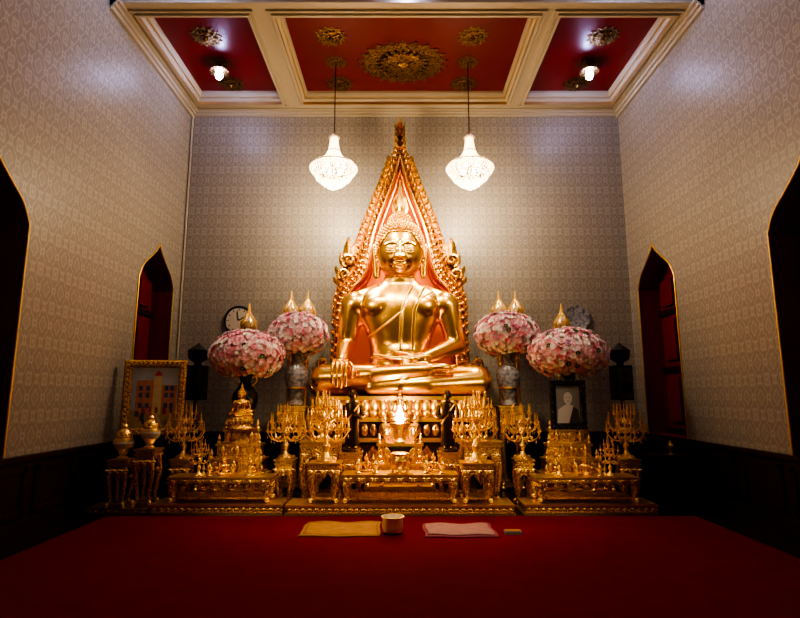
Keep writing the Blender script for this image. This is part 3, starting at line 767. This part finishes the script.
# ------------------------------------------------------------ vases + bouquets
def vase(h, mat):
    m = MB(); m.lathe([(.11, 0), (.13, .02), (.10, h*.1), (.15, h*.3), (.20, h*.5), (.19, h*.62), (.11, h*.76), (.08, h*.84), (.10, h*.93), (.15, h), (.13, h), (.06, h*.9)], (0, 0, 0), mat, 24)
    m.lathe([(.16, h*.30), (.165, h*.32), (.16, h*.34)], (0, 0, 0), GOLDP, 24)
    for s in (-1, 1): m.tube(catmull([(s*.10, 0, h*.78), (s*.17, 0, h*.86), (s*.15, 0, h*.94), (s*.10, 0, h*.92)], 4), .014, GOLDP, 6)
    return m
def bouquet(rx, ry, rz, seed, n=620):
    rd = random.Random(seed); m = MB()
    m.ell((0, 0, 0), (rx*.88, ry*.88, rz*.84), PINK1, 18, 12)
    for i in range(n):
        dz = 1-1.85*(i+.5)/n; r = (1-dz*dz)**.5; a = gr*i+rd.uniform(-.1, .1); k = rd.uniform(.90, 1.05)
        d = Vector((r*math.cos(a), r*math.sin(a), dz)); c0 = Vector((d.x*rx*k, d.y*ry*k, d.z*rz*k))
        nrm = Vector((d.x/rx, d.y/ry, d.z/rz)).normalized(); R = Vector((0, 0, 1)).rotation_difference(nrm).to_matrix() @ Matrix.Rotation(rd.uniform(0, 6), 3, 'Z')
        mt = rd.choices([PINK1, PETW, PINK2, PETP, LEAF], [.42, .38, .15, .03, .02])[0]
        s = rd.uniform(.034, .054)
        for ring, (cnt, tilt, sc) in enumerate(((6, .35, 1), (5, .9, .7))):
            for q in range(cnt):
                b = 2*pi*q/cnt+ring*.5
                w = .55*s*sc; l = s*sc; u0 = Vector((math.cos(b), math.sin(b), 0)); v0 = Vector((-math.sin(b), math.cos(b), 0)); up = Vector((0, 0, 1))
                e = u0*math.cos(tilt)+up*math.sin(tilt)
                pts = [Vector((0, 0, 0)), e*l*.5+v0*w, e*l+up*l*.15+v0*w*.5, e*l+up*l*.15-v0*w*.5, e*l*.5-v0*w]
                m.add([tuple(R @ p_+c0) for p_ in pts], [(0, 1, 2, 3, 4)], mt)
        m.ell(c0+nrm*s*.3, s*.28, mt if mt != LEAF else PINK1, 6, 4)
    return m
def arrangement(x, y, zc, rx, rz, seed, vh, vmat, standh):
    v = vase(vh, vmat)
    zb = zc-rz*.75-vh
    o = v.obj('flower_vase', (x, y, zb))
    b = bouquet(rx, rx*.8, rz, seed).obj('pink_flowers', (0, 0, zc-zb), smooth=False); b.parent = o
    ornate_table(.42, .42, zb, .10, apron=.25).obj('vase_stand', (x, y, 0))
arrangement(-2.42, 8.48, 2.12, .56, .38, 1, .85, BLACK, 0)
arrangement(2.66, 8.48, 2.14, .60, .39, 2, .85, BLACK, 0)
arrangement(-1.72, 9.0, 2.50, .48, .37, 3, .90, PORC, 0)
arrangement(1.80, 9.0, 2.50, .52, .37, 4, .90, PORC, 0)
def phum():
    m = MB(); m.lathe([(.10, 0), (.11, .02), (.04, .05), (.03, .10), (.10, .14), (.13, .16), (.13, .17)], (0, 0, 0), GOLDP, 16)
    prof = catmull([(.11, .17), (.145, .24), (.135, .34), (.08, .43), (.03, .52), (.006, .68)], 4)
    m.lathe([(r*.93, z) for r, z in prof], (0, 0, 0), PALEG, 18)
    for k in range(12):
        a = 2*pi*k/12
        for sg in (-1, 1): m.tube([(r*1.02*math.cos(a+sg*z*2), r*1.02*math.sin(a+sg*z*2), z) for r, z in prof], .006, GOLDP, 5)
    return m
ph = phum().obj('gilded_bud_offering', (-1.98, 9.62, 2.70))
for x in (-1.98, -1.68, 1.80, 2.10, -2.74, 2.93):
    zz = 2.70 if abs(x) < 2.5 else 2.46
    if x != -1.98: copy(ph, (x, 9.62, zz))
    m = MB(); m.lathe([(.12, 0), (.13, .04), (.06, .1), (.04, .3), (.06, .9), (.035, 1.0), (.04, zz-.2), (.08, zz-.08), (.11, zz-.02), (.11, zz)], (0, 0, 0), GOLDP, 14); m.obj('tall_offering_stand', (x, 9.62, 0))

def clock():
    m = MB()
    R = Matrix.Rotation(pi/2, 4, 'X')
    m.lathe([(.02, 0), (.27, 0), (.28, .03), (.25, .05), (.235, .035), (.02, .03)], (0, 0, 0), BLACK, 36, T=R)
    m.lathe([(.01, .0), (.236, .0), (.236, .036), (.01, .036)], (0, 0, 0), WHITE, 36, T=R)
    for k in range(12):
        a = 2*pi*k/12; ca, sa_ = math.cos(a), math.sin(a)
        m.add([(ca*.18-sa_*.007, -.038, sa_*.18+ca*.007), (ca*.22-sa_*.007, -.038, sa_*.22+ca*.007), (ca*.22+sa_*.007, -.038, sa_*.22-ca*.007), (ca*.18+sa_*.007, -.038, sa_*.18-ca*.007)], [(0, 1, 2, 3)], BLACK)
    m.tube([(0, -.042, 0), (.10, -.042, .06)], .008, BLACK, 5); m.tube([(0, -.044, 0), (-.03, -.044, .17)], .006, BLACK, 5)
    return m
clock().obj('wall_clock', (-3.03, YB-.005, 2.88))
m = MB(); R90 = Matrix.Rotation(pi/2, 4, 'X')
m.lathe([(.02, 0), (.22, .02), (.24, .05), (.22, .045), (.14, .03), (.02, .03)], (0, 0, 0), PORC, 32, T=R90); m.obj('decorative_plate', (3.32, YB-.005, 2.92))

# ------------------------------------------------------------ framed painting (left) on stand
def frame(w, h, fw, mat, th=.06):
    m = MB(); hw, hh = w/2, h/2
    pr = [(0, 0), (0, .6), (.25, 1), (.5, .7), (.75, .85), (1, .3), (1, 0)]
    rings = [[(sx*(hw-t*fw), -th*d, sz*(hh-t*fw)) for sx, sz in ((-1, -1), (1, -1), (1, 1), (-1, 1))] for t, d in pr]
    for r0, r1 in zip(rings, rings[1:]): m.add(r0+r1, [(i, (i+1) % 4, 4+(i+1) % 4, 4+i) for i in range(4)], mat)
    m.box(-hw, hw, 0, .02, -hh, hh, BLACK)
    return m
f = frame(.88, 1.10, .11, GOLDF)
for k in range(14):
    for s in (-1, 1):
        f.ell((s*.385, -.05, lerp(-.46, .46, k/13)), (.025, .02, .028), GOLDP, 8, 5)
        if k < 11: f.ell((lerp(-.34, .34, k/10), -.05, s*.495), (.028, .02, .025), GOLDP, 8, 5)
def flat(m, pts, y, mat): m.add([(x, y, z) for x, z in pts], [tuple(range(len(pts)))], mat)
def rc(x0, x1, z0, z1): return [(x0, z0), (x1, z0), (x1, z1), (x0, z1)]
flat(f, rc(-.33, .33, -.44, .44), -.004, SKYP); flat(f, rc(-.33, .33, -.44, -.18), -.006, PGREEN)
flat(f, rc(-.26, -.02, -.25, .25), -.008, BRICK); flat(f, rc(-.02, .10, -.25, .32), -.008, PCREAM); flat(f, [(-.02, .32), (.10, .32), (.04, .40)], -.008, PRED); flat(f, rc(.10, .31, -.25, .18), -.008, BRICK)
for x in (-.22, -.12, .14, .22):
    for z in (-.15, .0, .1): flat(f, rc(x, x+.05, z, z+.07), -.010, PBLUE)
flat(f, [(-.06, -.43), (.14, -.43), (.06, -.22), (.0, -.22)], -.010, PCREAM)
rd = random.Random(4)
for k in range(18):
    x = rd.uniform(-.28, .25); z = rd.uniform(-.40, -.2); flat(f, rc(x, x+.035, z, z+.08), -.011, rd.choice([PRED, PBLUE, YMAT]))
for sx in (-1, 1): f.tube([(sx*.3, .06, -1.42), (sx*.12, .03, .50)], .018, WOOD, 6)
f.box(-.36, .36, -.07, .05, -.60, -.55, WOOD); f.tube([(0, .45, -1.42), (0, .04, .48)], .018, WOOD, 6)
f.obj('framed_painting', (-3.62, 8.0, 1.46), smooth=False, rz=.12)
f = frame(.52, .72, .085, BLACK, .05)
flat(f, rc(-.19, .19, -.29, .29), -.004, GREYP)
def ellp(cx, cz, rx, rz, n=20): return [(cx+rx*math.cos(2*pi*k/n), cz+rz*math.sin(2*pi*k/n)) for k in range(n)]
flat(f, [(-.17, -.29), (.17, -.29), (.15, -.08), (.05, -.01), (-.05, -.01), (-.15, -.08)], -.006, GREYD)
flat(f, [(-.17, -.29), (.0, -.29), (.08, -.02), (.05, -.01), (-.05, -.01), (-.15, -.08)], -.007, GREYL)
flat(f, rc(-.03, .03, -.03, .05), -.008, GREYL); flat(f, ellp(0, .09, .065, .09), -.009, GREYL)
for s in (-1, 1): flat(f, ellp(s*.025, .10, .012, .005, 8), -.010, GREYD)
flat(f, rc(-.018, .018, .045, .052), -.010, GREYD)
for k in range(26):
    a = 2*pi*k/26; f.ell((.235*(1 if abs(math.cos(a)) > .62 else abs(math.cos(a))/.62)*math.copysign(1, math.cos(a)), -.045, .335*(1 if abs(math.sin(a)) > .62 else abs(math.sin(a))/.62)*math.copysign(1, math.sin(a))), (.03, .02, .03), BLACK, 8, 6)
f.obj('framed_monk_portrait', (2.50, 8.10, 1.36), smooth=False)

def speaker():
    m = MB(); m.box(-.13, .13, -.13, .13, 1.42, 1.95, BLACK); m.box(-.11, .11, -.145, -.13, 1.46, 1.91, GREYD)
    m.tube([(0, 0, .05), (0, 0, 1.42)], .03, BLACK, 10); m.lathe([(.2, 0), (.2, .03), (.03, .08)], (0, 0, 0), BLACK, 20)
    R = Matrix.Rotation(pi/2, 4, 'X')
    m.lathe([(.09, 0), (.095, .02), (.05, .01), (.01, .02)], (0, 0, 0), BLACK, 20, T=Matrix.Translation((0, -.14, 1.6)) @ R); m.lathe([(.05, 0), (.055, .02), (.01, .01)], (0, 0, 0), BLACK, 16, T=Matrix.Translation((0, -.14, 1.82)) @ R)
    m.lathe([(.05, 1.95), (.06, 2.0), (.14, 2.05), (.16, 2.19), (.05, 2.27), (.01, 2.31)], (0, 0, 0), BLACK, 16)
    return m
sp = speaker().obj('loudspeaker_on_stand', (-3.18, 8.45, 0)); copy(sp, (3.46, 8.45, 0))
t = MB(); t.box(-.3, .3, -.25, .25, .62, .66, WOOD); t.box(-.27, .27, -.22, .22, .52, .62, WOOD)
for sx in (-1, 1):
    for sy in (-1, 1): t.box(sx*.26-.025, sx*.26+.025, sy*.21-.025, sy*.21+.025, 0, .52, WOOD)
t.obj('wooden_side_table', (3.83, 7.9, 0), smooth=False, bevel=.006); copy(cup, (3.83, 7.8, .66), scale=1.0)

# ------------------------------------------------------------ carpet + things on it
m = MB(); m.box(-3.62, 3.66, YF+.3, 6.95, 0, .02, CARPET); m.obj('red_carpet', smooth=False)
def cloth(name, x0, x1, y0, y1, mat, edge):
    m = MB(); nx, ny = 24, 12; vs = []; fs = []
    for j in range(ny+1):
        for i in range(nx+1):
            u, v = i/nx, j/ny; vs.append((lerp(x0, x1, u)+.01*math.sin(7*v), lerp(y0, y1, v)+.012*math.sin(9*u), .032+.006*math.sin(11*u+5*v)*math.sin(8*v)))
    for j in range(ny):
        for i in range(nx):
            fs.append((j*(nx+1)+i, j*(nx+1)+i+1, (j+1)*(nx+1)+i+1, (j+1)*(nx+1)+i))
    inner = [f_ for k, f_ in enumerate(fs) if 0 < k % nx < nx-1 and 0 < k//nx < ny-1]; outr = [f_ for f_ in fs if f_ not in inner]
    m.add(vs, inner, mat); m.add(vs, outr, edge)
    ob = m.obj(name); s = ob.modifiers.new('s', 'SOLIDIFY'); s.thickness = .010; return ob
cloth('yellow_prayer_cloth', -1.08, -.22, 5.95, 6.60, YMAT, simple('gold_trim_cloth', (.30, .15, .03), .8, 0))
cloth('pink_prayer_cloth', .26, 1.04, 5.92, 6.52, PMAT, PEDGE)
m = MB(); m.lathe([(.06, 0), (.10, .02), (.118, .08), (.11, .14), (.125, .17), (.115, .17), (.09, .13), (.02, .12)], (0, 0, 0), PALEG, 22); m.obj('alms_bowl', (-.08, 6.10, .02)).scale = (1, 1, 1.05)
m = MB(); m.box(-.09, .09, -.05, .05, 0, .03, GREYP); m.box(-.08, .08, -.04, .04, .03, .035, YMAT); m.obj('small_booklet', (1.22, 6.1, .02), smooth=False)

# ------------------------------------------------------------ world, camera
w = bpy.data.worlds.new('world'); S.world = w; w.use_nodes = True
w.node_tree.nodes['Background'].inputs[0].default_value = (.02, .02, .03, 1); w.node_tree.nodes['Background'].inputs[1].default_value = .3
cam = bpy.data.cameras.new('cam'); co = bpy.data.objects.new('camera', cam); S.collection.objects.link(co)
cam.lens = 24.1; cam.sensor_width = 36; co.location = (0, 0, 1.5); co.rotation_euler = (math.radians(99.1), 0, 0); S.camera = co
S.view_settings.view_transform = 'AgX'; S.view_settings.look = 'AgX - High Contrast'; S.view_settings.exposure = .1
